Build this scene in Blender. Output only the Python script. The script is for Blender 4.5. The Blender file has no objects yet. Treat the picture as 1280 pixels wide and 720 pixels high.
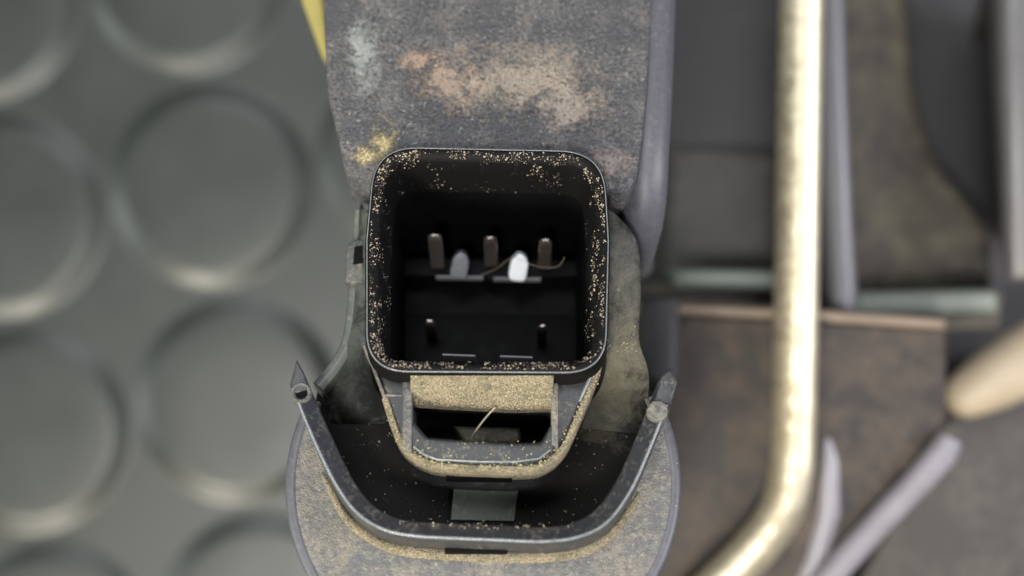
import bpy, bmesh, math, random
from mathutils import Vector, Matrix, noise
random.seed(7)
R = math.radians
S = 0.001                      # everything below is written in millimetres
K = 0.075                      # mm per photograph pixel at the connector mouth
F = 150.0                      # lens to connector mouth
H = 115.0                      # connector mouth above the mat
TILT = R(20)                   # the connector leans back by this much
ORI = Vector((0, 0, H))
scene = bpy.context.scene
col = scene.collection

# ------------------------------------------------------------------ camera
cam_d = bpy.data.cameras.new('camera'); cam = bpy.data.objects.new('camera', cam_d); col.objects.link(cam)
cam.location = (0, 0, (H + F) * S)
cam_d.sensor_width = 36; cam_d.lens = 36 * F / (1280 * K)
cam_d.clip_start = 0.005; cam_d.clip_end = 10
cam_d.dof.use_dof = True; cam_d.dof.focus_distance = (F + 2.5) * S
cam_d.dof.aperture_fstop = cam_d.lens / 4.3
cam_d.dof.aperture_blades = 0
scene.camera = cam

# ------------------------------------------------------------------ ambient light and lamps
w = bpy.data.worlds.new('World'); scene.world = w; w.use_nodes = True
bg = w.node_tree.nodes['Background']; bg.inputs[0].default_value = (0.80, 0.88, 0.92, 1); bg.inputs[1].default_value = 0.055

def lamp(name, loc, target, sx, sy, power, color):
    d = bpy.data.lights.new(name, 'AREA'); d.shape = 'RECTANGLE'; d.size = sx * S; d.size_y = sy * S
    d.energy = power; d.color = color
    o = bpy.data.objects.new(name, d); col.objects.link(o)
    o.location = (ORI + Vector(loc)) * S
    o.rotation_euler = (Vector(target) - Vector(loc)).to_track_quat('-Z', 'Y').to_euler()
    return o
lamp('work_lamp', (-170, -330, 300), (0, 0, -20), 140, 90, 3.2, (1.0, 0.94, 0.78))
lamp('bench_lamp', (-50, -120, 470), (0, 0, -10), 90, 60, 1.8, (1.0, 0.98, 0.95))
lamp('window_light', (420, 40, 230), (20, 0, -20), 60, 320, 2.2, (0.91, 0.91, 1.0))
lamp('left_window_light', (-420, -60, 200), (0, 0, -40), 160, 320, 1.2, (0.92, 1.0, 0.98))
lamp('ceiling_lamp', (-60, 300, 480), (0, 0, -20), 260, 120, 1.5, (0.93, 0.97, 1.0))

vs = scene.view_settings
vs.view_transform = 'Standard'; vs.look = 'None'; vs.gamma = 1; vs.exposure = 0; vs.use_curve_mapping = False

# ------------------------------------------------------------------ coordinates
ROT = Matrix.Rotation(-TILT, 3, 'X'); INV = ROT.transposed()
CAM_L = INV @ Vector((0, 0, F))
def L(px, py, d):
    """point of the leaning connector, d mm along its axis (0 = mouth), in its own frame"""
    dirn = INV @ Vector(((px - 640) * K, (360 - py) * K, -F))
    t = (d - CAM_L.z) / dirn.z
    return CAM_L + dirn * t
def W(px, py, z):
    """point z mm above/below the mouth's height, world frame (mm)"""
    s = (F - z) / F
    return Vector(((px - 640) * K * s, (360 - py) * K * s, z + H))

# ------------------------------------------------------------------ materials
def nodes_of(name):
    m = bpy.data.materials.new(name); m.use_nodes = True
    nt = m.node_tree; b = nt.nodes['Principled BSDF']
    return m, nt, b
def N(nt, t, **kw):
    n = nt.nodes.new(t)
    for k, v in kw.items(): setattr(n, k, v)
    return n
def noise_n(nt, vec, scale, detail=6, rough=0.6, dist=0.0):
    n = N(nt, 'ShaderNodeTexNoise'); n.inputs['Scale'].default_value = scale
    n.inputs['Detail'].default_value = detail; n.inputs['Roughness'].default_value = rough; n.inputs['Distortion'].default_value = dist
    nt.links.new(vec, n.inputs['Vector']); return n.outputs['Fac']
def ramp(nt, fac, a, b):
    n = N(nt, 'ShaderNodeMapRange'); n.clamp = True
    n.inputs['From Min'].default_value = a; n.inputs['From Max'].default_value = b
    nt.links.new(fac, n.inputs['Value']); return n.outputs['Result']
def math_n(nt, op, a, b):
    n = N(nt, 'ShaderNodeMath', operation=op)
    for i, v in enumerate((a, b)):
        if isinstance(v, (int, float)): n.inputs[i].default_value = v
        else: nt.links.new(v, n.inputs[i])
    return n.outputs[0]
def mixc(nt, fac, a, b):
    n = N(nt, 'ShaderNodeMix', data_type='RGBA')
    nt.links.new(fac, n.inputs[0])
    for i, v in ((6, a), (7, b)):
        if isinstance(v, tuple): n.inputs[i].default_value = (*v, 1)
        else: nt.links.new(v, n.inputs[i])
    return n.outputs[2]

def dusty(name, base, dust, amount=0.5, size=0.5, rough=0.45, dust2=None, bump=0.3, blotch=4.0, patches=(), spec=0.5, grain=0.12, speck=None, pit=0.0, psoft=0.0, pfine=0.0):
    """plastic with a broken film of dust. amount 0..1; size/blotch in mm; patches = (x,y,rx,ry,colour,strength) stains or painted shade in the part's own frame (mm)"""
    m, nt, b = nodes_of(name)
    tc = N(nt, 'ShaderNodeTexCoord'); v = tc.outputs['Object']
    n1 = noise_n(nt, v, 1000 / size, 4, 0.65)
    n2 = noise_n(nt, v, 1000 / blotch, 5, 0.6, 0.6)
    n3 = noise_n(nt, v, 1000 / grain, 2, 0.5)
    mask = math_n(nt, 'ADD', math_n(nt, 'MULTIPLY', n1, 0.5), math_n(nt, 'MULTIPLY', n2, 0.5))
    c = 0.72 - 0.45 * amount
    dm = ramp(nt, mask, c - 0.07, c + 0.12)
    dm = math_n(nt, 'MULTIPLY', dm, ramp(nt, n3, 0.25, 0.6))
    dcol = mixc(nt, ramp(nt, n2, 0.4, 0.62), dust, dust2) if dust2 else mixc(nt, n2, dust, tuple(min(1, x * 1.25) for x in dust))
    colr = mixc(nt, dm, mixc(nt, n1, tuple(x * 0.7 for x in base), tuple(x * 1.35 for x in base)), dcol)
    allm = dm
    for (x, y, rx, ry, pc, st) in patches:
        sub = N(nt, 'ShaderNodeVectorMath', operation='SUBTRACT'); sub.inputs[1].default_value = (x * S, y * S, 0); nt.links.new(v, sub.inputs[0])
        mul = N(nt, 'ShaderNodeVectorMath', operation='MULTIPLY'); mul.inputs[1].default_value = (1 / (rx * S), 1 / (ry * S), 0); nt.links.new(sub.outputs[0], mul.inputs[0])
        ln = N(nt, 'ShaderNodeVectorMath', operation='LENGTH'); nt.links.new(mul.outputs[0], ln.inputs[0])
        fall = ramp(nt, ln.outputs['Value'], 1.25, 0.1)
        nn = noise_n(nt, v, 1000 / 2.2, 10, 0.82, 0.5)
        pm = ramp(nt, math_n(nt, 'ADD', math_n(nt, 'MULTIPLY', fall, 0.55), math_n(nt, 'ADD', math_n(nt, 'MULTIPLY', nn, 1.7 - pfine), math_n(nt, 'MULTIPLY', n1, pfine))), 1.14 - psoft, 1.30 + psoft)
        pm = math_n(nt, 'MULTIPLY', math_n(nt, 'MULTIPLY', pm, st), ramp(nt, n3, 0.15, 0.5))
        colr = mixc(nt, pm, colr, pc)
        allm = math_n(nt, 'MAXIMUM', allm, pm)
    if speck:
        sp = noise_n(nt, v, 1000 / 0.42, 3, 0.7)
        sm = math_n(nt, 'MULTIPLY', ramp(nt, sp, 0.56, 0.66), ramp(nt, noise_n(nt, v, 1000 / 3.1, 3, 0.6), 0.38, 0.58))
        colr = mixc(nt, math_n(nt, 'MULTIPLY', sm, 0.8), colr, speck)
        colr = mixc(nt, math_n(nt, 'MULTIPLY', ramp(nt, sp, 0.44, 0.34), pit), colr, tuple(x * 0.35 for x in base))
        allm = math_n(nt, 'MAXIMUM', allm, sm)
    nt.links.new(colr, b.inputs['Base Color'])
    mr = N(nt, 'ShaderNodeMapRange'); mr.inputs['To Min'].default_value = rough; mr.inputs['To Max'].default_value = 0.95
    nt.links.new(math_n(nt, 'MAXIMUM', allm, math_n(nt, 'MULTIPLY', n1, 0.35)), mr.inputs['Value']); nt.links.new(mr.outputs[0], b.inputs['Roughness'])
    b.inputs['Specular IOR Level'].default_value = spec
    bp = N(nt, 'ShaderNodeBump'); bp.inputs['Strength'].default_value = bump; bp.inputs['Distance'].default_value = 0.25 * S
    hgt = math_n(nt, 'ADD', math_n(nt, 'MULTIPLY', n3, 0.35), math_n(nt, 'ADD', math_n(nt, 'MULTIPLY', n1, 0.5), math_n(nt, 'MULTIPLY', allm, 0.6)))
    nt.links.new(hgt, bp.inputs['Height']); nt.links.new(bp.outputs[0], b.inputs['Normal'])
    return m

def plain(name, colr, rough=0.4, metal=0.0, var=0.25, size=1.0, bump=0.1, spec=0.5):
    m, nt, b = nodes_of(name)
    v = N(nt, 'ShaderNodeTexCoord').outputs['Object']
    n = noise_n(nt, v, 1000 / size, 5, 0.6)
    nt.links.new(mixc(nt, n, tuple(x * (1 - var) for x in colr), tuple(min(1, x * (1 + var)) for x in colr)), b.inputs['Base Color'])
    b.inputs['Metallic'].default_value = metal; b.inputs['Specular IOR Level'].default_value = spec
    mr = N(nt, 'ShaderNodeMapRange'); mr.inputs['To Min'].default_value = max(0.02, rough - 0.12); mr.inputs['To Max'].default_value = min(1, rough + 0.12)
    nt.links.new(n, mr.inputs['Value']); nt.links.new(mr.outputs[0], b.inputs['Roughness'])
    bp = N(nt, 'ShaderNodeBump'); bp.inputs['Strength'].default_value = bump; bp.inputs['Distance'].default_value = 0.2 * S
    nt.links.new(n, bp.inputs['Height']); nt.links.new(bp.outputs[0], b.inputs['Normal'])
    return m

TAN = (0.42, 0.31, 0.19); OCHRE = (0.50, 0.42, 0.18); PALE = (0.45, 0.40, 0.30)
BLK = (0.016, 0.016, 0.018)
def lxy(px, py, d): p = L(px, py, d); return p.x, p.y
pa = lxy(650, 105, -3); pb = lxy(560, 110, -3); pc_ = lxy(482, 180, -3); pd = lxy(455, 70, -3); pe = lxy(715, 135, -3); pf = lxy(520, 80, -3); pg_ = lxy(462, 196, -3); ph = lxy(765, 205, -3)
M = dict(
    cavity=plain('cavity_black_plastic', (0.0035, 0.0035, 0.004), 0.5, 0, 0.3, 1.2, 0.08, 0.06),
    mouth=dusty('mouth_black_plastic', (0.0045, 0.0042, 0.0042), TAN, 0.13, 0.30, 0.5, (0.22, 0.18, 0.14), 0.4, 1.8, (), 0.12),
    arm=dusty('arm_grey_dusty_plastic', (0.058, 0.059, 0.064), (0.18, 0.175, 0.175), 0.44, 0.32, 0.25, (0.27, 0.245, 0.23), 1.0, 4.0,
              patches=((pa[0], pa[1] + .3, 12, 7.0, (0.33, 0.27, 0.21), 0.75), (pb[0], pb[1] + .3, 5.5, 5.4, (0.34, 0.25, 0.18), 0.75), (pe[0], pe[1], 6, 4, (0.34, 0.28, 0.23), 0.75), (pf[0], pf[1], 3.2, 2.4, (0.38, 0.27, 0.19), 0.8),
                       (pc_[0], pc_[1], 2.2, 3.6, (0.46, 0.38, 0.18), 0.9), (pg_[0], pg_[1], 2.4, 1.7, (0.48, 0.39, 0.20), 0.9), (ph[0], ph[1], 4.5, 2.6, (0.34, 0.28, 0.25), 0.6), (pd[0], pd[1], 2.8, 7, (0.34, 0.36, 0.33), 0.75)), speck=(0.32, 0.30, 0.30), pit=0.75, pfine=0.35),
    flank=dusty('flank_grey_plastic', (0.085, 0.084, 0.096), (0.17, 0.155, 0.155), 0.2, 0.6, 0.36, None, 0.2, 4.0),
    edge_glint=plain('edge_highlight_plastic', (0.14, 0.15, 0.155), 0.26, 0, 0.6, 0.9, 0.3, 0.7),  # paler plastic that stands in for highlights along edges
    apron=dusty('apron_grey_plastic', (0.028, 0.030, 0.032), (0.22, 0.20, 0.15), 0.24, 0.5, 0.36, None, 0.3, 3.0),
    ledge=dusty('dust_laden_ledge', (0.05, 0.045, 0.03), (0.33, 0.29, 0.185), 0.76, 0.45, 0.7, (0.40, 0.32, 0.22), 0.9, 2.0),
    tongue=dusty('tongue_grimy_plastic', (0.03, 0.026, 0.016), (0.22, 0.18, 0.09), 0.4, 0.5, 0.5, None, 0.4, 2.0),
    slope=dusty('collar_olive_dust', (0.010, 0.0095, 0.008), (0.17, 0.15, 0.10), 0.14, 0.5, 0.36, None, 0.25, 3.0,
                ((*lxy(786, 340, -7), 4.5, 8, (0.13, 0.125, 0.11), 0.75), (*lxy(784, 420, -8), 4.6, 8, (0.15, 0.14, 0.10), 0.7), (*lxy(772, 470, -9), 4.6, 6, (0.13, 0.12, 0.08), 0.6), (*lxy(752, 505, -11), 4, 4.5, (0.085, 0.078, 0.055), 0.5)), 0.14, psoft=0.22),
    slope_dark=dusty('collar_black_plastic', (0.009, 0.0085, 0.0075), (0.12, 0.11, 0.08), 0.10, 0.4, 0.5, None, 0.2, 3.0, ((*lxy(447, 350, -7), 2.6, 8, (0.13, 0.14, 0.12), 0.8), (*lxy(440, 425, -8), 2.6, 4.5, (0.12, 0.13, 0.105), 0.75), (*lxy(416, 462, -8), 2.4, 3.5, (0.10, 0.105, 0.085), 0.7), (*lxy(440, 470, -9), 4, 4, (0.04, 0.044, 0.04), 0.6)), 0.14, psoft=0.22),
    trough=dusty('trough_black_plastic', (0.008, 0.007, 0.006), (0.16, 0.13, 0.10), 0.10, 0.4, 0.55, None, 0.15, 4.0, ((*lxy(752, 530, -12), 4.5, 4.5, (0.075, 0.068, 0.048), 0.5), (*lxy(430, 480, -12), 2.0, 3, (0.09, 0.09, 0.07), 0.5)), 0.12),
    guard=dusty('guard_black_plastic', (0.030, 0.031, 0.035), (0.17, 0.15, 0.12), 0.30, 0.4, 0.24, None, 0.3, 1.6),
    body=dusty('body_dusty_plastic', (0.095, 0.095, 0.094), (0.195, 0.185, 0.165), 0.44, 0.6, 0.26, (0.26, 0.225, 0.175), 0.5, 4.5, speck=(0.31, 0.27, 0.21), pit=0.3),
    collar=dusty('collar_dusty_plastic', (0.075, 0.078, 0.076), (0.33, 0.30, 0.22), 0.42, 0.4, 0.30, (0.33, 0.27, 0.2), 0.5, 3.0),
    pin=plain('tarnished_pin_metal', (0.30, 0.255, 0.235), 0.36, 0.8, 0.4, 0.8, 0.15),
    light_patch=dusty('light_patch_plastic', (0.10, 0.112, 0.09), (0.36, 0.33, 0.2), 0.22, 0.5, 0.55, None, 0.25, 2.5),  # light on the trough floor, put into a paler colour
    white=plain('white_paint', (0.86, 0.88, 0.92), 0.5, 0, 0.06, 0.6, 0.25),
    grey=plain('grey_plastic', (0.16, 0.165, 0.18), 0.5, 0, 0.3, 0.5, 0.2),
    dust=plain('dust_grain', (0.40, 0.33, 0.25), 0.9, 0, 0.45, 0.3, 0.2),
    dust_ochre=plain('ochre_dust_grain', (0.44, 0.37, 0.21), 0.9, 0, 0.4, 0.3, 0.2),
    hair=plain('fibre', (0.30, 0.25, 0.17), 0.5, 0, 0.2, 2, 0.0),
    slot=plain('slot_black', (0.004, 0.004, 0.004), 0.8, 0, 0.1, 1, 0.0, 0.1),
    mat=plain('grey_rubber', (0.021, 0.0245, 0.022), 0.38, 0, 0.22, 16, 0.12, 0.44),
    zinc=dusty('yellow_zinc_plating', (0.68, 0.61, 0.45), (0.30, 0.23, 0.13), 0.06, 1.6, 0.36, None, 0.0, 6.0, patches=((W(970, 300, -51).x, W(970, 300, -51).y, 3.2, 80, (0.14, 0.10, 0.06), 0.8),), psoft=0.15),  # long brown patch: dirt plus the rod's dark side painted in
    hous=dusty('housing_dark_plastic', (0.040, 0.036, 0.034), (0.115, 0.10, 0.08), 0.32, 2.0, 0.5, None, 0.3, 14.0),
    hous_d=dusty('housing_black_plastic', (0.026, 0.024, 0.026), (0.065, 0.058, 0.048), 0.25, 2.0, 0.5, None, 0.3, 16.0),
    hous_b=dusty('housing_brown_dust', (0.022, 0.018, 0.016), (0.095, 0.072, 0.056), 0.48, 2.5, 0.6, None, 0.4, 9.0),
    hous_g=dusty('housing_olive_dust', (0.048, 0.040, 0.034), (0.15, 0.135, 0.095), 0.5, 3.0, 0.6, None, 0.3, 14.0),
    rib=plain('rib_grey_plastic', (0.105, 0.102, 0.108), 0.40, 0, 0.15, 4, 0.1, 0.6),
    rib_lit=plain('rib_highlight_plastic', (0.21, 0.20, 0.225), 0.34, 0, 0.2, 4, 0.1, 0.6),  # rib plastic with a bluish highlight put into its colour
    flank_l=dusty('flank_green_grey_plastic', (0.12, 0.13, 0.115), (0.28, 0.26, 0.18), 0.25, 0.5, 0.3, None, 0.25, 3.0),
    bar=plain('bar_highlight_plastic', (0.17, 0.19, 0.16), 0.45, 0, 0.15, 4, 0.1, 0.6),  # pale tone carries the highlight along the ribs
    edge=plain('tan_edge', (0.22, 0.17, 0.13), 0.5, 0, 0.3, 6, 0.1),
    tan=plain('tan_rubber', (0.36, 0.295, 0.215), 0.55, 0, 0.2, 5, 0.1),
    yellow=plain('olive_yellow_sleeve', (0.25, 0.21, 0.05), 0.45, 0, 0.15, 5, 0.1),
)
M['zinc'].node_tree.nodes['Principled BSDF'].inputs['Metallic'].default_value = 0.85

# ------------------------------------------------------------------ mesh helpers
def link(name, verts, faces, mat, parent=None, sharp=38, kind=None):
    me = bpy.data.meshes.new(name)
    me.from_pydata([tuple(Vector(v) * S) for v in verts], [], faces)
    bm = bmesh.new(); bm.from_mesh(me)
    bmesh.ops.remove_doubles(bm, verts=bm.verts, dist=1e-7)
    bmesh.ops.recalc_face_normals(bm, faces=bm.faces)
    for f in bm.faces: f.smooth = True
    bm.to_mesh(me); bm.free()
    me.set_sharp_from_angle(angle=R(sharp))
    me.materials.append(mat)
    o = bpy.data.objects.new(name, me); col.objects.link(o)
    if parent: o.parent = parent
    if kind: o['kind'] = kind
    return o
def tag(o, label, cat, group=None):
    o['label'] = label; o['category'] = cat
    if group: o['group'] = group
    return o
def empty(name, loc=(0, 0, 0), rot=(0, 0, 0)):
    o = bpy.data.objects.new(name, None); col.objects.link(o)
    o.location = Vector(loc) * S; o.rotation_euler = rot; o.empty_display_size = 0.01
    return o

def round_poly(pts, rad, seg=8):
    """2D polygon (x, y) with each corner rounded"""
    n = len(pts); out = []
    if isinstance(rad, (int, float)): rad = [rad] * n
    for i in range(n):
        p = Vector(pts[i]); a = Vector(pts[i - 1]) - p; b = Vector(pts[(i + 1) % n]) - p
        la, lb = a.length, b.length; a.normalize(); b.normalize()
        ang = a.angle(b)
        if rad[i] <= 0 or ang > math.pi - 0.03: out.append(p); continue
        t = min(rad[i] / math.tan(ang / 2), la * 0.49, lb * 0.49)
        s, e = p + a * t, p + b * t
        for k in range(seg + 1):
            u = k / seg
            out.append((1 - u) ** 2 * s + 2 * u * (1 - u) * p + u * u * e)
    return out
def spline(pts, per=8, closed=False):
    P = [Vector(p) for p in pts]; n = len(P); out = []
    rng = n if closed else n - 1
    for i in range(rng):
        if closed: p0, p1, p2, p3 = P[i - 1], P[i], P[(i + 1) % n], P[(i + 2) % n]
        else: p0, p1, p2, p3 = P[max(i - 1, 0)], P[i], P[i + 1], P[min(i + 2, n - 1)]
        for k in range(per):
            t = k / per
            out.append(0.5 * ((2 * p1) + (p2 - p0) * t + (2 * p0 - 5 * p1 + 4 * p2 - p3) * t * t + (3 * p1 - p0 - 3 * p2 + p3) * t ** 3))
    if not closed: out.append(P[-1])
    return out
def area2(p): return sum(p[i - 1].x * p[i].y - p[i].x * p[i - 1].y for i in range(len(p)))
def offset(p, d):
    """move a closed 2D outline outward (d > 0) along its normals"""
    sgn = 1 if area2(p) > 0 else -1
    out = []
    n = len(p)
    for i in range(n):
        a = (p[i] - p[i - 1]); b = (p[(i + 1) % n] - p[i])
        a = a.normalized() if a.length > 1e-9 else b.normalized(); b = b.normalized() if b.length > 1e-9 else a
        na = Vector((a.y, -a.x)); nb = Vector((b.y, -b.x)); m = (na + nb)
        m = m.normalized() if m.length > 1e-6 else na
        c = max(0.5, m.dot(na))
        out.append(p[i] + m * (sgn * d / c))
    return out
def ring(p, z): return [Vector((q.x, q.y, z)) for q in p]
def loft(rings, cap0=True, cap1=True, closed_rings=True):
    v = [p for r in rings for p in r]; n = len(rings[0]); f = []
    for i in range(len(rings) - 1):
        for j in range(n if closed_rings else n - 1):
            a = i * n + j; b = i * n + (j + 1) % n
            f.append((a, b, b + n, a + n))
    if cap0: f.append(tuple(range(n))[::-1])
    if cap1: f.append(tuple(range((len(rings) - 1) * n, len(rings) * n)))
    return v, f
def loc_poly(pts, d): return [L(x, y, d).xy for x, y in pts]
def wld_poly(pts, z): return [W(x, y, z).xy for x, y in pts]
def prism(poly, z0, z1, r=0.3, draft=0.0):
    """upright prism z0..z1 (z1 top) with a rounded top edge"""
    rings = [ring(offset(poly, draft), z0), ring(poly, z1 - r)]
    for k in (1, 2, 3):
        a = k / 3 * math.pi / 2
        rings.append(ring(offset(poly, -r * (1 - math.cos(a))), z1 - r + r * math.sin(a)))
    return loft(rings)
def tube(path, rad, n=12, cap=True):
    P = [Vector(p) for p in path]; m = len(P); rings = []
    if not isinstance(rad, (list, tuple)): rad = [rad] * m
    up = Vector((0.13, 0.21, 0.97))
    for i in range(m):
        t = (P[min(i + 1, m - 1)] - P[max(i - 1, 0)]).normalized()
        s = t.cross(up).normalized(); u = s.cross(t)
        rings.append([P[i] + (s * math.cos(2 * math.pi * k / n) + u * math.sin(2 * math.pi * k / n)) * rad[i] for k in range(n)])
    return loft(rings, cap, cap)
def box(c, sx, sy, sz, r=0.1):
    """box with base centre c"""
    p = [Vector((c[0] + a * sx / 2, c[1] + b * sy / 2)) for a, b in ((-1, -1), (1, -1), (1, 1), (-1, 1))]
    return prism(round_poly(p, min(sx, sy) * 0.2, 3), c[2], c[2] + sz, r)
def merge(*parts):
    V, Fc = [], []
    for v, f in parts:
        o = len(V); V += v; Fc += [tuple(i + o for i in q) for q in f]
    return V, Fc
def wall_along(path, width, z0, z1, r=0.25, taper=None):
    """a wall of some width standing along an open 2D path"""
    P = [Vector(p) for p in path]; n = len(P); left, right = [], []
    for i in range(n):
        t = (P[min(i + 1, n - 1)] - P[max(i - 1, 0)]).normalized(); nn = Vector((-t.y, t.x))
        wd = width if taper is None else taper[i]
        left.append(P[i] + nn * wd / 2); right.append(P[i] - nn * wd / 2)
    secs = []
    for l, q in zip(left, right):
        wv = (q - l); wl = wv.length; e = wv / wl; rr_ = min(r, wl * .45)
        def pt(x, z): w_ = l + e * x; return Vector((w_.x, w_.y, z))
        secs.append([pt(0, z0), pt(0, z1 - rr_), pt(rr_ * .3, z1 - rr_ * .3), pt(rr_, z1), pt(wl - rr_, z1), pt(wl - rr_ * .3, z1 - rr_ * .3), pt(wl, z1 - rr_), pt(wl, z0)])
    return loft(secs)
def resample(p, n):
    d = [0]
    for a, b in zip(p, p[1:]): d.append(d[-1] + (b - a).length)
    out = []; k = 0
    for i in range(n):
        t = d[-1] * i / (n - 1)
        while k < len(p) - 2 and d[k + 1] < t: k += 1
        u = (t - d[k]) / max(1e-9, d[k + 1] - d[k]); out.append(p[k].lerp(p[k + 1], min(1, u)))
    return out
def grains(pts, smin, smax, seed=0):
    rnd = random.Random(seed); V, Fc = [], []
    for p in pts:
        s = smin + (smax - smin) * 1.25 * rnd.random() ** 3.5
        rot = Matrix.Rotation(rnd.random() * 6.28, 3, Vector((rnd.uniform(-1, 1), rnd.uniform(-1, 1), rnd.uniform(-1, 1))).normalized())
        o = len(V); sc = Vector((rnd.uniform(.6, 1.3), rnd.uniform(.6, 1.3), rnd.uniform(.6, 1.1)))
        for q in ((1, 0, 0), (-1, 0, 0), (0, 1, 0), (0, -1, 0), (0, 0, 1), (0, 0, -1)):
            q = rot @ (Vector(q) * sc) * s * 0.5; V.append(Vector(p) + q)
        for a in (0, 1):
            for b in (2, 3):
                for c in (4, 5): Fc.append((o + a, o + b, o + c))
    return V, Fc

# ================================================================== the mat under everything
mat_z = 0.0
v, f = loft([ring([Vector(p) for p in ((-260, -200), (260, -200), (260, 200), (-260, 200))], z) for z in (-3, 0)])
mat_o = link('rubber_mat', v, f, M['mat'], None, 30); mat_o['kind'] = 'structure'
mat_o['label'] = 'dark grey rubber mat with raised round studs'
mk = W(262, 232, -H + 2).xy; u_ = W(262 - 262, 240 + 30, -H + 2).xy - mk; v_ = W(262 + 32, 240 + 262, -H + 2).xy - mk
RS = 115 * K * (F + H) / F
prof = [(1.15, 0.0), (1.12, .05), (1.07, .28), (1.00, .68), (0.945, .95), (0.91, 1.05), (0.87, 1.10), (0.5, 1.10)]
circ = [Vector((math.cos(2 * math.pi * k / 56), math.sin(2 * math.pi * k / 56))) for k in range(56)]
stud_rings = [ring([c * RS * a for c in circ], z - 0.02) for a, z in prof]
stud_me = None
for i in range(-1, 4):
    for j in range(-2, 4):
        c = mk + u_ * i + v_ * j
        if not (-95 < c.x < -12 and -62 < c.y < 62): continue
        if stud_me is None:
            o = link('raised_stud', *loft(stud_rings, False, True), M['mat'], mat_o); stud_me = o.data
        else:
            o = bpy.data.objects.new('raised_stud', stud_me); col.objects.link(o); o.parent = mat_o
        o.location = (c.x * S, c.y * S, 0)

# ================================================================== the connector unit
unit = empty('electrical_connector_unit', ORI, (-TILT, 0, 0))
tag(unit, 'dusty black plastic connector unit with square pin socket and curved guard rim', 'connector')

# ---- main body: round drum below the guard
c0 = L(604, 597, -7).xy
rb = 233 * K * (F + 9 - 20 * 0) / F
drum = [c0 + q * rb for q in [Vector((math.cos(2 * math.pi * k / 96), math.sin(2 * math.pi * k / 96))) for k in range(96)]]
rr = [ring(offset(drum, -2.5), -96), ring(offset(drum, -0.3), -24), ring(offset(drum, -0.2), -20.5)]
drum_o = link('drum_body', *loft(rr), M['body'], unit, 50)
# crescent shoulder of the drum outside the guard
g_mid = [(371, 478), (390, 520), (412, 568), (433, 608), (456, 638), (488, 655), (525, 661), (570, 664), (620, 666), (680, 668), (719, 662), (752, 645), (780, 608), (804, 555), (823, 507), (834, 478)]
gm = spline([L(x, y, -7).xy for x, y in g_mid], 5)
def ang(p): return math.atan2(p.y - c0.y, p.x - c0.x)
a0, a1 = math.pi - 0.44, 2 * math.pi + 0.46
arc_ = [c0 + Vector((math.cos(a0 + (a1 - a0) * k / 70), math.sin(a0 + (a1 - a0) * k / 70))) * rb for k in range(71)]
gm_in = [p for p in gm if (p - c0).length < rb - 1.0 or p.y < c0.y]
NG = 90
ca_, cb_ = resample(gm_in, NG), resample(arc_, NG)
secs = []
for p, q in zip(ca_, cb_):
    e = (c0 - q).normalized()
    def pt(o_, z): w_ = q + e * o_; return Vector((w_.x, w_.y, z))
    sec = [Vector((p.x, p.y, -21)), Vector((p.x, p.y, -7.0)), pt(min(2.2, (p - q).length * .6), -7.0)]
    for k in range(5, -1, -1):
        a = k / 5 * math.pi / 2; sec.append(pt(min(1.3 * (1 - math.cos(a)), (p - q).length * .5), -8.3 + 1.3 * math.sin(a)))
    sec.append(pt(.3, -21)); secs.append(sec)
link('drum_shoulder', *loft(secs), M['body'], drum_o, 50)
link('drum_rim', *tube([Vector((q.x, q.y, 0)) + Vector((c0.x - q.x, c0.y - q.y, 0)).normalized() * .5 + Vector((0, 0, -7.75)) for q in cb_], .72, 14), M['flank'], drum_o, 80)

mouth_px = [(467, 181), (756, 187), (763, 300), (759, 468), (456, 466), (456, 300)]
base = loc_poly(mouth_px, 0)
mo = round_poly(base, [4.6, 4.8, 0, 4.2, 4.2, 0], 14)
def holed(outer, inner, z0, z1, r=0.25):
    bm = bmesh.new()
    def loop(p, z): return [bm.verts.new((q.x, q.y, z)) for q in p]
    def bridge(a, b):
        n = len(a)
        for i in range(n): bm.faces.new((a[i], a[(i + 1) % n], b[(i + 1) % n], b[i]))
    o0, o1, o2 = loop(offset(outer, .35), z0), loop(outer, z1 - r), loop(offset(outer, -r), z1)
    bridge(o0, o1); bridge(o1, o2)
    i0, i1, i2 = loop(inner, z0), loop(inner, z1 - r), loop(offset(inner, r * .7), z1)
    bridge(i0, i1); bridge(i1, i2)
    ed = []
    for lp in (o2, i2):
        for i in range(len(lp)): ed.append(bm.edges.get((lp[i], lp[(i + 1) % len(lp)])))
    bmesh.ops.triangle_fill(bm, use_beauty=True, use_dissolve=False, edges=ed)
    bm.verts.index_update()
    V = [v_.co.copy() for v_ in bm.verts]; Fc = [tuple(q.index for q in fc.verts) for fc in bm.faces]; bm.free()
    return V, Fc
# ---- trough floor plate with the neck of the housing
neck = [(452, 250), (441, 300), (438, 420), (420, 462), (396, 490), (392, 520), (420, 575), (440, 612), (462, 640), (500, 655), (560, 660), (690, 664), (735, 655), (766, 630),
        (792, 590), (812, 540), (822, 505), (806, 470), (797, 430), (800, 340), (790, 300), (768, 262)]
_m = offset(mo, -0.1); cyy = sum(p.y for p in _m) / len(_m)
_k = [i for i, p in enumerate(_m) if p.x > 0 and p.y > cyy + 5][-1]
_e = [i for i, p in enumerate(_m) if p.x < 0 and p.y < cyy + 5][-1]
link('trough_floor', *prism(loc_poly(neck, -12.0) + _m[_k:_e + 1], -21, -12.0, 0.06), M['trough'], unit, 25)

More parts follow.
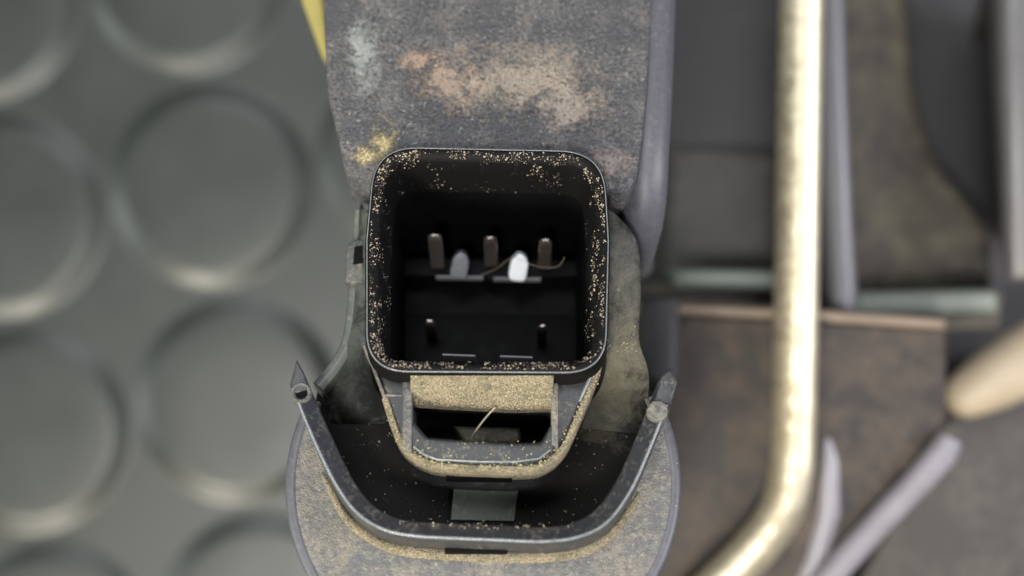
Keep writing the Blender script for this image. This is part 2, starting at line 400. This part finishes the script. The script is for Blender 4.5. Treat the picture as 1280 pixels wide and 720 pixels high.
# ---- guard rim
g_out = [(362, 480), (378, 522), (400, 572), (421, 612), (446, 644), (480, 664), (520, 672), (570, 675), (620, 677), (680, 679), (724, 673), (760, 655), (790, 615), (815, 560), (834, 512), (847, 478)]
g_in = [(381, 470), (402, 517), (424, 565), (444, 603), (467, 630), (496, 645), (530, 650), (572, 652), (622, 654), (680, 656), (714, 651), (744, 635), (770, 600), (793, 550), (812, 502), (826, 468)]
GD = -2.0
def strip(d): return [p for p in spline(loc_poly(g_out, d), 5)], [p for p in spline(loc_poly(g_in, d), 5)]
go, gi = strip(GD)
secs = []
for o_, n_ in zip(go, gi):
    e = (n_ - o_).normalized(); wl = (n_ - o_).length
    def pt(x, z): w_ = o_ + e * x; return Vector((w_.x, w_.y, z))
    secs.append([pt(-.15, -14), pt(0, GD - .5), pt(.05, GD - .25), pt(.15, GD - .08), pt(.30, GD), pt(.45, GD - .05), pt(.58, GD - .16), pt(wl - .25, GD - .55), pt(wl - .06, GD - .75), pt(wl, GD - 1.0), pt(wl + .1, -14)])
guard = link('guard_rim', *loft(secs), M['guard'], unit, 45)
link('guard_glint', *tube([Vector((p.x, p.y, GD - .14)) + Vector(((q - p).x, (q - p).y, 0)).normalized() * .2 for p, q in zip(go, gi)], .17, 10), M['edge_glint'], guard, 80)  # thin tube painting the highlight on the guard's outer edge
# pointed blade at each end
for pts in (((362, 481), (371, 449), (381, 468), (386, 486), (368, 492)), ((847, 478), (838, 460), (826, 470), (818, 500), (838, 506))):
    link('guard_tip', *prism(loc_poly(pts, GD + 0.2), -9, GD + 0.2, 0.18), M['guard'], guard)
def disc(px, py, d, rpx, h, seg=24, r=0.12):
    c = L(px, py, d).xy; rad = rpx * K
    return prism([c + Vector((math.cos(2 * math.pi * k / seg), math.sin(2 * math.pi * k / seg))) * rad for k in range(seg)], d - h, d, r)
pg = link('ejector_peg', *disc(822, 513, GD + 0.55, 13, 4), M['collar'], guard)
c = L(376, 490, GD + 0.35).xy
ca = [Vector((math.cos(2 * math.pi * k / 24), math.sin(2 * math.pi * k / 24))) for k in range(24)]
link('ejector_ring', *loft([ring([c + q * r_ for q in ca], z) for r_, z in ((.95, GD - 2), (.95, GD + .25), (.85, GD + .38), (.7, GD + .33), (.62, GD + .1), (.55, GD + .02))], False, False), M['collar'], guard)
link('ejector_hole', *loft([ring([c + q * r_ for q in ca], z) for r_, z in ((.6, GD - .3), (.6, GD + .06))]), M['slot'], guard)
# outer foot of the guard: slot
p0, p1 = L(557, 689, -7.6), L(634, 690, -7.6)
gy = min(p.y for p in go)
link('guard_slot', *merge(prism([Vector((p0.x, gy - 0.16)), Vector((p1.x, gy - 0.18)), Vector((p1.x, gy + .6)), Vector((p0.x, gy + .6))], -7.2, -5.7, 0.1)), M['slot'], guard)

# ---- collar walls on both sides of the socket
cl = spline(loc_poly([(452, 262), (447, 330), (441, 395), (434, 430), (418, 458), (398, 482)], -8), 6)
col_l = link('side_collar', *wall_along(cl, 1.5, -14, -8, 0.6), M['flank_l'], unit)
lug = loc_poly([(432, 305), (447, 296), (458, 300), (458, 352), (431, 352)], -6.5)
link('lug', *prism(lug, -14, -6.8, 0.3), M['collar'], col_l)
link('lug_recess', *prism(loc_poly([(443, 308), (455, 306), (455, 328), (441, 330)], -6.6), -7.4, -6.6, 0.08), M['slot'], col_l)
def slope(name, inner, outer, mat, nu=10):
    A_ = spline([L(*p) for p in inner], 6); B_ = spline([L(*p) for p in outer], 6); n_ = len(A_)
    B_ = resample(B_, n_); A_ = resample(A_, n_); secs = []
    for a, b in zip(A_, B_):
        row = [a.lerp(b, k / nu) for k in range(nu + 1)]
        for k, p in enumerate(row):
            p.z += .35 * math.sin(math.pi * k / nu) + .10 * noise.noise(p * .6)
        secs.append([Vector((row[0].x, row[0].y, -14))] + row + [Vector((row[-1].x, row[-1].y, row[-1].z - .3)), Vector((row[-1].x, row[-1].y, -14))])
    return link(name, *loft(secs), mat, unit, 60)
col_r = slope('side_collar', [(757, 262, -4), (758, 330, -5), (758, 395, -6), (752, 440, -7.6), (740, 485, -10), (722, 535, -12.1)],
              [(774, 272, -5), (796, 302, -6), (801, 360, -7), (799, 425, -8.2), (811, 470, -9.6), (806, 545, -12.1)], M['slope'])
link('lug', *prism(loc_poly([(764, 326), (776, 320), (782, 345), (776, 366), (764, 366)], -5.6), -12, -5.6, 0.5), M['collar'], col_r)
slope('side_slope', [(466, 270, -6), (462, 340, -6.5), (460, 400, -7), (464, 440, -8.5), (474, 480, -10.5), (490, 530, -12.1)],
      [(449, 262, -7), (446, 330, -7.6), (441, 396, -7.8), (433, 430, -8), (417, 459, -8.6), (402, 484, -9.6), (414, 530, -12.1)], M['slope_dark'])

# ---- apron under the socket with the latch window
ap = [(452, 420), (466, 450), (481, 495), (498, 545), (513, 566), (538, 578), (560, 582), (600, 584), (642, 585), (672, 581), (697, 563), (716, 530), (735, 485), (758, 425), (756, 440), (742, 458), (715, 462), (500, 460), (476, 455), (460, 438)]
AD = -3.2
apo = loc_poly(ap, AD)
win = loc_poly([(515, 486), (690, 490), (690, 528), (676, 552), (640, 553), (560, 548), (534, 546), (515, 524)], AD)
winr = round_poly(win, 0.7, 5)
apr = round_poly(apo, 1.2, 4)
# plate with a hole: bridge fill between outline and window
apron = link('latch_apron', *holed(apr, winr, -13, AD, 0.35), M['apron'], unit, 35)
# raised window frame: two posts, a lower sill and a highlight line added along its front
for x0, x1, y1 in ((503, 515, 566), (689, 698, 560)):
    link('latch_post', *prism(loc_poly([(x0, 474), (x1, 474), (x1, y1), (x0, y1 - 4)], AD + .55), AD - 1, AD + .55, 0.2), M['collar'], apron)
sill = [(513, 527), (533, 548), (560, 550), (640, 555), (677, 555), (690, 530), (692, 560), (676, 573), (640, 577), (560, 576), (532, 570), (515, 556)]
link('latch_sill', *prism(loc_poly(sill, AD + .5), AD - 1, AD + .5, 0.22), M['apron'], apron)
lip = spline(loc_poly([(481, 497), (494, 536), (507, 560), (530, 576), (560, 583), (600, 585), (642, 586), (676, 582), (702, 562), (720, 527), (741, 478), (757, 432)], AD + .1), 6)
link('apron_lip', *wall_along(lip, 0.62, AD - 3, AD + .12, 0.2), M['ledge'], apron)
edge2 = spline(loc_poly([(455, 432), (468, 462), (482, 500)], AD + .1), 6)
link('apron_lip', *wall_along(edge2, 0.28, AD - 3, AD + .15, 0.1), M['collar'], apron)
link('apron_seam', *wall_along(loc_poly([(480, 494), (503, 494)], AD + .1), 0.22, AD - 1, AD + .14, 0.08), M['collar'], apron)
link('sill_glint', *tube([L(x, y, AD + .48) for x, y in ((517, 558), (530, 568), (546, 574), (600, 577), (645, 577), (674, 573), (688, 562))], .12, 8), M['edge_glint'], apron, 80)  # pale tube for the sill's highlight line
link('apron_glint', *tube([L(x, y, AD + .2) for x, y in ((759, 424), (752, 440), (740, 466), (724, 502))], .17, 8), M['edge_glint'], apron, 80)  # pale tube for the highlight down the apron's side
# dust laden ramp above the window
r0 = [L(x, 469.5, -.45) for x in (513, 560, 640, 692)]; r1 = [L(x, y, -4.6) for x, y in ((514, 505), (560, 508), (640, 512), (690, 511))]
r2 = [Vector((p.x, p.y, p.z - 1.2)) for p in r1]; r3 = [Vector((p.x, p.y + 1.6, -6)) for p in r0]
ramp_rings = []
sub = 14
for row in (r0, r1, r2, r3):
    pass
rv, rf = loft([r0, [a.lerp(b, .5) + Vector((0, 0, .25)) for a, b in zip(r0, r1)], r1, r2, r3], False, False, False)
link('latch_ramp', rv, rf, M['ledge'], apron, 60)
# latch tongue deep in the window
link('latch_tongue', *prism(loc_poly([(566, 531), (650, 533), (652, 549), (640, 556), (580, 555)], -8.5), -13, -8.5, 0.5), M['tongue'], apron)
link('window_floor', *prism(loc_poly([(505, 470), (700, 470), (700, 575), (505, 575)], -12), -13.6, -11.4, 0.2), M['slot'], apron)
# slot in the front face of the apron
fy = L(600, 585, AD).y
q0, q1 = L(558, 594, -6), L(640, 594, -6)
link('apron_slot', *prism([Vector((q0.x, fy - .42)), Vector((q1.x, fy - .46)), Vector((q1.x, fy + .5)), Vector((q0.x, fy + .5))], -7.0, -5.4, 0.08), M['slot'], apron)
# raised pad added for the patch of light on the trough floor
link('trough_light_patch', *prism(loc_poly([(568, 596), (650, 598), (643, 652), (563, 650)], -11.7), -12.6, -11.6, 0.12), M['light_patch'], unit)

# ---- arm behind the socket
AZ = -2.6
def edge_x(tab, y):
    for (x0, y0), (x1, y1) in zip(tab, tab[1:]):
        if y0 <= y <= y1: return x0 + (x1 - x0) * (y - y0) / (y1 - y0)
    return tab[-1][0]
le = [(398, -60), (405, 0), (411, 115), (424, 170), (430, 200)]; re_ = [(816, -60), (812, 0), (808, 100), (800, 190), (794, 222)]
bot = [L(x, y, AZ).xy for x, y in ((430, 200), (433, 206), (440, 210), (452, 212))] + offset(mo, -.2)[2:28] + [L(x, y, AZ).xy for x, y in ((764, 236), (774, 239), (786, 234), (794, 222))]
nb = len(bot); fx = [(p.x - bot[0].x) / (bot[-1].x - bot[0].x) for p in bot]
rows = []
for y in [-60 + 8 * k for k in range(30)]:
    a, b = L(edge_x(le, y), y, AZ).xy, L(edge_x(re_, y), y, AZ).xy
    rows.append([a.lerp(b, t) for t in fx])
rows = [r_ for r_ in rows if r_[0].y > bot[0].y + .3 and min(p.y - q.y for p, q in zip(r_, bot)) > .15] + [bot]
gv = [Vector((p.x, p.y, AZ + .10 * noise.noise(Vector((p.x * .35, p.y * .35, 1))) + .04 * noise.noise(Vector((p.x * 1.3, p.y * 1.3, 5))))) for r_ in rows for p in r_]
nr = len(rows); gf = [(i * nb + j, i * nb + j + 1, (i + 1) * nb + j + 1, (i + 1) * nb + j) for i in range(nr - 1) for j in range(nb - 1)]
bidx = list(range(nb)) + [i * nb + nb - 1 for i in range(1, nr)] + [(nr - 1) * nb + j for j in range(nb - 2, -1, -1)] + [i * nb for i in range(nr - 2, 0, -1)]
border = [gv[i].xy for i in bidx]
o1, o2 = offset(border, .10), offset(border, .15); m_ = len(bidx); st = len(gv)
gv += [Vector((p.x, p.y, AZ - .15)) for p in o1] + [Vector((p.x, p.y, AZ - .45)) for p in o2] + [Vector((p.x, p.y, -11)) for p in o2]
for k in range(m_):
    k2 = (k + 1) % m_
    gf += [(bidx[k], bidx[k2], st + k2, st + k)] + [(st + q * m_ + k, st + q * m_ + k2, st + (q + 1) * m_ + k2, st + (q + 1) * m_ + k) for q in (0, 1)]
arm_o = link('mounting_arm', gv, gf, M['arm'], unit, 60)
# rounded flank of the arm
fl = spline([L(x, y, d) for x, y, d in ((823, -70, -5.6), (818, 0, -5.6), (814, 100, -5.6), (809, 190, -5.9), (806, 245, -7.5), (800, 290, -11), (794, 330, -17))], 6)
link('arm_flank', *tube(fl, [2.2] * (len(fl) - 8) + [2.2 - .08 * k for k in range(8)], 24), M['flank'], arm_o, 60)

# ---- socket shroud with its cavity
prof_o = [(-14, 0.45), (-0.9, 0.05), (-0.4, -0.03), (-0.1, -0.2), (0, -0.45), (-0.06, -0.8), (-0.3, -1.15), (-0.9, -1.4), (-3.0, -1.62), (-6.5, -1.95)]
shroud = link('socket_shroud', *loft([ring(offset(mo, o_), d) for d, o_ in prof_o], False, False), M['mouth'], unit, 50)
re2 = offset(mo, -.2); re2 = re2 + [re2[0], re2[1]]
link('rim_glint', *tube([Vector((p.x, p.y, -.14)) for p in re2], .075, 10), M['edge_glint'], shroud, 80)  # thin pale tube painting the highlight round the mouth
FD = -21.0
cav = [(-6.5, -1.95), (-8, -2.05), (-13, -2.25), (FD, -2.45)]
link('cavity_wall', *loft([ring(offset(mo, o_), d) for d, o_ in cav], False, True), M['cavity'], shroud, 30)

# island on the cavity floor, its ledges, keys and pins
flr = FD
isl = loc_poly([(505, 322), (722, 326), (722, 345), (682, 346), (676, 346), (618, 345), (613, 352), (606, 344), (546, 344), (538, 344), (505, 343)], -17.5)
island = link('pin_island', *prism(isl, flr - .2, -17.5, 0.12), M['cavity'], shroud)
link('island_edge', *wall_along(loc_poly([(545, 345), (604, 346)], -17.3), 0.2, -18.2, -17.3, .06), M['grey'], island)
link('island_edge', *wall_along(loc_poly([(617, 347), (676, 348)], -17.3), 0.2, -18.2, -17.3, .06), M['grey'], island)
link('pin_island', *prism(loc_poly([(505, 392), (722, 394), (722, 470), (505, 470)], -18.5), flr - .2, -18.5, 0.12), M['cavity'], shroud)
def blade(px, py, d, w_, t_, dbase):
    c = L(px, py, d); rings = []
    for z, a, b in ((dbase, 1, 1), (d - 1.0, 1, 1), (d - .45, .88, .8), (d - .12, .62, .5), (d, .42, .3)):
        p = [Vector((c.x + i * w_ / 2 * a, c.y + j * t_ / 2 * b)) for i, j in ((-1, -1), (1, -1), (1, 1), (-1, 1))]
        rings.append(ring(round_poly(p, .25 * t_ * b, 3), z))
    return loft(rings)
for px, py, d, w_, t_ in ((543, 294, -9.0, 1.45, .7), (613, 297, -10.2, 1.4, .7), (682, 300, -10.2, 1.35, .7), (537, 401, -13.0, 1.05, .6), (678, 407, -13.0, 1.0, .6)):
    link('terminal_pin', *blade(px, py, d, w_, t_, flr - .3), M['pin'], shroud, 40)
def key(px0, px1, ytop, ybot, d, mat, label):
    # upright leaf-shaped key, standing on the island front, facing the mouth
    cx = L((px0 + px1) / 2, (ytop + ybot) / 2, d); 
    outl = [(.05, 0), (-.18, .10), (-.36, .26), (-.44, .5), (-.5, .74), (-.38, .93), (-.05, 1), (.28, .98), (.40, .84), (.46, .6), (.50, .36), (.34, .10)]
    pts = [L(px0 + (px1 - px0) * (.5 + a), ytop + (ybot - ytop) * b, d - 2.2 * b) for a, b in outl]
    pts = spline(pts, 3, True); cen = sum(pts, Vector()) / len(pts)
    nrm = Vector((0, -.55, .83))
    back = [p - nrm * 1.6 for p in pts]; mid = [cen + (p - cen) * .86 + nrm * .08 for p in pts]; mid2 = [cen + (p - cen) * .5 + nrm * .10 for p in pts]
    o = link('key_tab', *loft([back, pts, mid, mid2]), mat, shroud, 60)
    o['label'] = label
key(563, 586, 316, 349, -13.8, M['grey'], 'grey plastic key tab')
key(636, 660, 318, 352, -13.8, M['white'], 'key tab daubed with white paint')
for x0, x1, y in ((553, 594, 443), (625, 666, 445)):
    link('cavity_rib_and_glint', *wall_along(loc_poly([(x0, y), (x1, y + 1.5)], -3.2), 0.26, -5.6, -3.2, .08), M['rib'], shroud)  # grey bar stands in for the highlight on a small lip
    p = L(x0, y, -3.2); q = L(x1, y + 1.5, -3.2)
    link('cavity_rib_and_glint', *prism([Vector((p.x, p.y - 1.1)), Vector((q.x, q.y - 1.1)), Vector((q.x, q.y)), Vector((p.x, p.y))], -6.4, -5.2, .08), M['cavity'], shroud)

# ---- loose dust
rnd = random.Random(3)
pts = []
n = len(mo)
per_prof = prof_o[4:]
def on_profile(u):
    k = u * (len(per_prof) - 1); i = min(int(k), len(per_prof) - 2); t = k - i
    return [a + (b - a) * t for a, b in zip(per_prof[i], per_prof[i + 1])]
offs = {}
_w = [(mo[(i + 1) % n] - mo[i]).length for i in range(n)]
for i in rnd.choices(range(n), weights=_w, k=6500):
    t = rnd.random(); u = rnd.random() ** 1.1
    q = mo[i].lerp(mo[(i + 1) % n], t)
    nz = noise.noise(Vector((q.x * .35, q.y * .35, u * 2.0)))
    nz2 = noise.noise(Vector((q.x * 1.4, q.y * 1.4, u * 5 + 9)))
    if nz + .7 * nz2 + 0.16 + rnd.uniform(-.2, .2) < 0.08 + .35 * u: continue
    d, o_ = on_profile(u)
    a = (mo[(i + 1) % n] - mo[i - 1]).normalized(); nn = Vector((a.y, -a.x))
    if area2(mo) < 0: nn = -nn
    q = q + nn * o_; pts.append((q.x, q.y, d))
link('rim_dust', *grains(pts, .05, .19, 1), M['dust'], shroud, 10, 'stuff')
pts = []
for _ in range(1500):
    a, b = rnd.random(), rnd.random() ** .8
    k = a * 3; i = min(int(k), 2); t = k - i
    p = r0[i].lerp(r0[i + 1], t); q = r1[i].lerp(r1[i + 1], t); m_ = p.lerp(q, b); m_.z += .25 * (1 - abs(2 * b - 1))
    pts.append(m_)
link('ramp_dust', *grains(pts, .05, .16, 2), M['dust_ochre'], apron, 10, 'stuff')
pts = []
for _ in range(700):
    i = rnd.randrange(len(lip) - 1); p = lip[i].lerp(lip[i + 1], rnd.random())
    pts.append((p.x + rnd.gauss(0, .25), p.y + abs(rnd.gauss(0, .35)), AD + .12))
for _ in range(260):
    p = L(rnd.uniform(515, 695), rnd.uniform(550, 582), AD + .5); pts.append((p.x, p.y, AD + .5 - (.35 if rnd.random() < .3 else 0)))
link('apron_dust', *grains(pts, .05, .19, 3), M['dust_ochre'], apron, 10, 'stuff')
pts = []
for _ in range(420):
    p = L(rnd.uniform(420, 800), rnd.uniform(500, 650), -11.98)
    if p.y < min(q.y for q in mo) - .5: pts.append(p)
for _ in range(130):
    p = L(min(715, max(500, rnd.gauss(590, 70))), rnd.gauss(657, 3), -2.4); pts.append((p.x, p.y, -2.42))
for _ in range(160):
    p = L(min(795, rnd.gauss(780, 8)), rnd.uniform(400, 440), -7.6); pts.append((p.x, p.y, -7.45))
link('trough_dust', *grains(pts, .04, .2, 4), M['dust'], unit, 10, 'stuff')
# dust drift at the foot of the guard
foot = spline(loc_poly([(402, 590), (428, 640), (452, 664), (490, 684), (540, 691), (620, 695), (690, 695), (740, 684), (775, 655), (800, 615)], -7), 5)
V_, F_ = tube([(p.x, p.y, -7.08) for p in foot], [.1 + .55 * math.sin(math.pi * min(1, max(0, i / (len(foot) - 1)))) ** .5 for i in range(len(foot))], 10)
link('dust_drift', V_, F_, M['ledge'], unit, 80, 'stuff')
pts = []
for _ in range(1500):
    a = rnd.random() * 6.283; r_ = rb * math.sqrt(rnd.random()); q = c0 + Vector((math.cos(a), math.sin(a))) * r_
    if noise.noise(Vector((q.x * .3, q.y * .3, 4))) + rnd.uniform(-.2, .2) > 0:
        if any((q - p).length < 2.2 for p in gm) or q.y > gm[0].y - 3 or (abs(q.x - c0.x) < 15 and q.y > -20): continue
        pts.append((q.x, q.y, -6.98))
link('body_dust', *grains(pts, .05, .22, 5), M['dust'], drum_o, 10, 'stuff')

# ---- two stray fibres
def fibre(pts, r, label):
    o = link('stray_fibre', *tube([ORI + ROT @ p for p in spline(pts, 8)], r, 6), M['hair'], None, 80)
    return tag(o, label, 'fibre')
fibre([L(588, 548, -6.6), L(597, 535, -5.4), L(608, 521, -4.6), L(619, 509, -4.0)], .10, 'straight pale fibre poking out of the dusty latch window')
fibre([L(601, 344, -17), L(620, 336, -15.5), L(640, 322, -13.6), L(652, 326, -13.0), L(676, 334, -12.5), L(697, 333, -11.5), L(706, 321, -10)], .03, 'thin curly fibre lying across the pins inside the black socket')

# ================================================================== machine housing beside the connector
hs = empty('machine_housing', (W(1050, 360, 0).x, 0, 0))
tag(hs, 'dusty dark plastic machine housing with ribs and ledges under the bent metal rod', 'housing')
hs_off = Vector((W(1050, 360, 0).x, 0, 0))
def hp(name, pts, z, mat, r=1.0, rad=0, z0=-H, draft=0.0, par=None):
    poly = wld_poly(pts, z)
    if rad: poly = round_poly(poly, rad, 4)
    v, f = prism(poly, z0 + H, z + H, r, draft)
    return link(name, [p - hs_off for p in v], f, mat, par or hs, 45)
def ht(name, path, rad, mat, par=None, n=16):
    v, f = tube(path, rad, n); return link(name, [p - hs_off for p in v], f, mat, par or hs, 60)
hp('floor_panel', [(828, -120), (1420, -120), (1420, 860), (770, 860), (770, 500), (828, 420)], -102.6, M['hous_d'])
hp('recess_panel', [(830, -100), (985, -100), (985, 190), (830, 186)], -81.0, M['hous_d'], 1.2)
hp('ledge_panel', [(796, 350), (985, 352), (985, 402), (796, 398)], -71.6, M['hous_g'], 1.0)
hp('ledge_panel', [(1050, 362), (1256, 366), (1250, 412), (1050, 420)], -71.6, M['hous_g'], 1.0)
hp('recess_panel', [(832, 176), (985, 178), (985, 352), (832, 348)], -80.2, M['hous'], 3.0)
hp('dusty_panel', [(1035, -100), (1136, -100), (1146, 110), (1180, 210), (1246, 290), (1246, 365), (1035, 365)], -81.0, M['hous_g'], 3.0)
hp('side_wall', [(1250, -100), (1460, -100), (1460, 352), (1264, 352)], -64.8, M['rib'], 2.0, 0, -H, -13)
ht('divider_rib', [W(x, y, -62.1) for x, y in ((1034, -100), (1040, 100), (1046, 250), (1052, 360), (1050, 385))], 2.0, M['rib'])  # grey colour stands in for the highlight on glossy black plastic
hp('divider_wall', [(1018, -100), (1050, -100), (1062, 385), (1030, 385)], -64.1, M['hous'], 0.8)
hp('cross_bar', [(846, 336), (975, 338), (975, 364), (846, 362)], -67.5, M['bar'], 1.4)
hp('cross_bar', [(1058, 366), (1248, 362), (1250, 392), (1060, 396)], -67.5, M['bar'], 1.4)
blk = hp('brown_block', [(798, 392), (975, 398), (1184, 410), (1186, 520), (1160, 560), (1040, 715), (985, 800), (790, 800), (800, 560)], -54.0, M['hous_b'], 1.0)
hp('block_edge', [(798, 378), (975, 384), (1184, 398), (1184, 412), (975, 399), (798, 393)], -52.9, M['edge'], 0.9, 0, -62, par=blk)  # lighter tan strip along the block's top edge
hp('sloped_panel', [(1180, 520), (1300, 470), (1420, 430), (1420, 860), (1000, 860)], -78.3, M['hous_g'], 2.0).data.materials[0] = M['hous']
ht('diagonal_rib', [W(x, y, -52.7) for x, y in ((1188, 548), (1178, 566), (1150, 598), (1100, 650), (1030, 728), (980, 790))], [1.7, 2.0, 1.9, 1.8, 1.8, 1.8], M['rib_lit'])
ht('curved_rib', [W(x, y, -55.4) for x, y in ((1030, 520), (1036, 580), (1034, 640), (1018, 700), (990, 760))], [1.2, 1.7, 2.0, 2.0, 2.0], M['rib_lit'])
for px, py, rp in ((946, 408, 1.4), (848, 612, 1.7), (795, 330, 2.0)):  # low domes added to carry bright specular spots
    c = W(px, py, -55.4 if px > 800 else -42)
    rings = [[Vector((c.x + q.x * rp * a, c.y + q.y * rp * a, c.z + z)) - hs_off for q in ca] for a, z in ((1, -8), (1, 0), (.8, .9), (.4, 1.3))]
    link('glint_dome', *loft(rings), M['rib'], hs, 60)
hp('dark_post', [(802, 372), (850, 368), (850, 470), (838, 500), (806, 470)], -48.6, M['hous_d'], 1.2)

# bent zinc plated rod lying on the block
RZ = -50.8
pth = spline([W(x, y, RZ) for x, y in ((1006, -140), (1003, -60), (999, 150), (995, 400), (992, 540), (989, 592), (975, 640), (944, 684), (898, 730), (832, 796))], 8)
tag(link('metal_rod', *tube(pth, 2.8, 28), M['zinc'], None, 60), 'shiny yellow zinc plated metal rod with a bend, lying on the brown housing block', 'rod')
# beige tube end
tag(link('beige_tube', *tube([W(x, y, -74.0) for x, y in ((1186, 506), (1198, 499), (1235, 478), (1275, 455), (1340, 415), (1420, 380))], [1.4, 3.0, 4.2, 4.8, 5.0, 5.0], 20), M['tan'], None, 60),
    'beige rubber tube end pointing at the edge of the brown block', 'tube')
# yellow sleeve beside the arm
tag(link('yellow_strap', *prism(wld_poly([(360, -90), (392, -90), (404, 0), (414, 70), (416, 92), (402, 70), (378, 4)], -34), H - 37, H - 34, .5), M['yellow'], None, 60),
    'olive yellow strap tucked behind the grey mounting arm', 'strap')

# ------------------------------------------------------------------ renderer
scene.render.engine = 'CYCLES'
scene.cycles.use_denoising = True
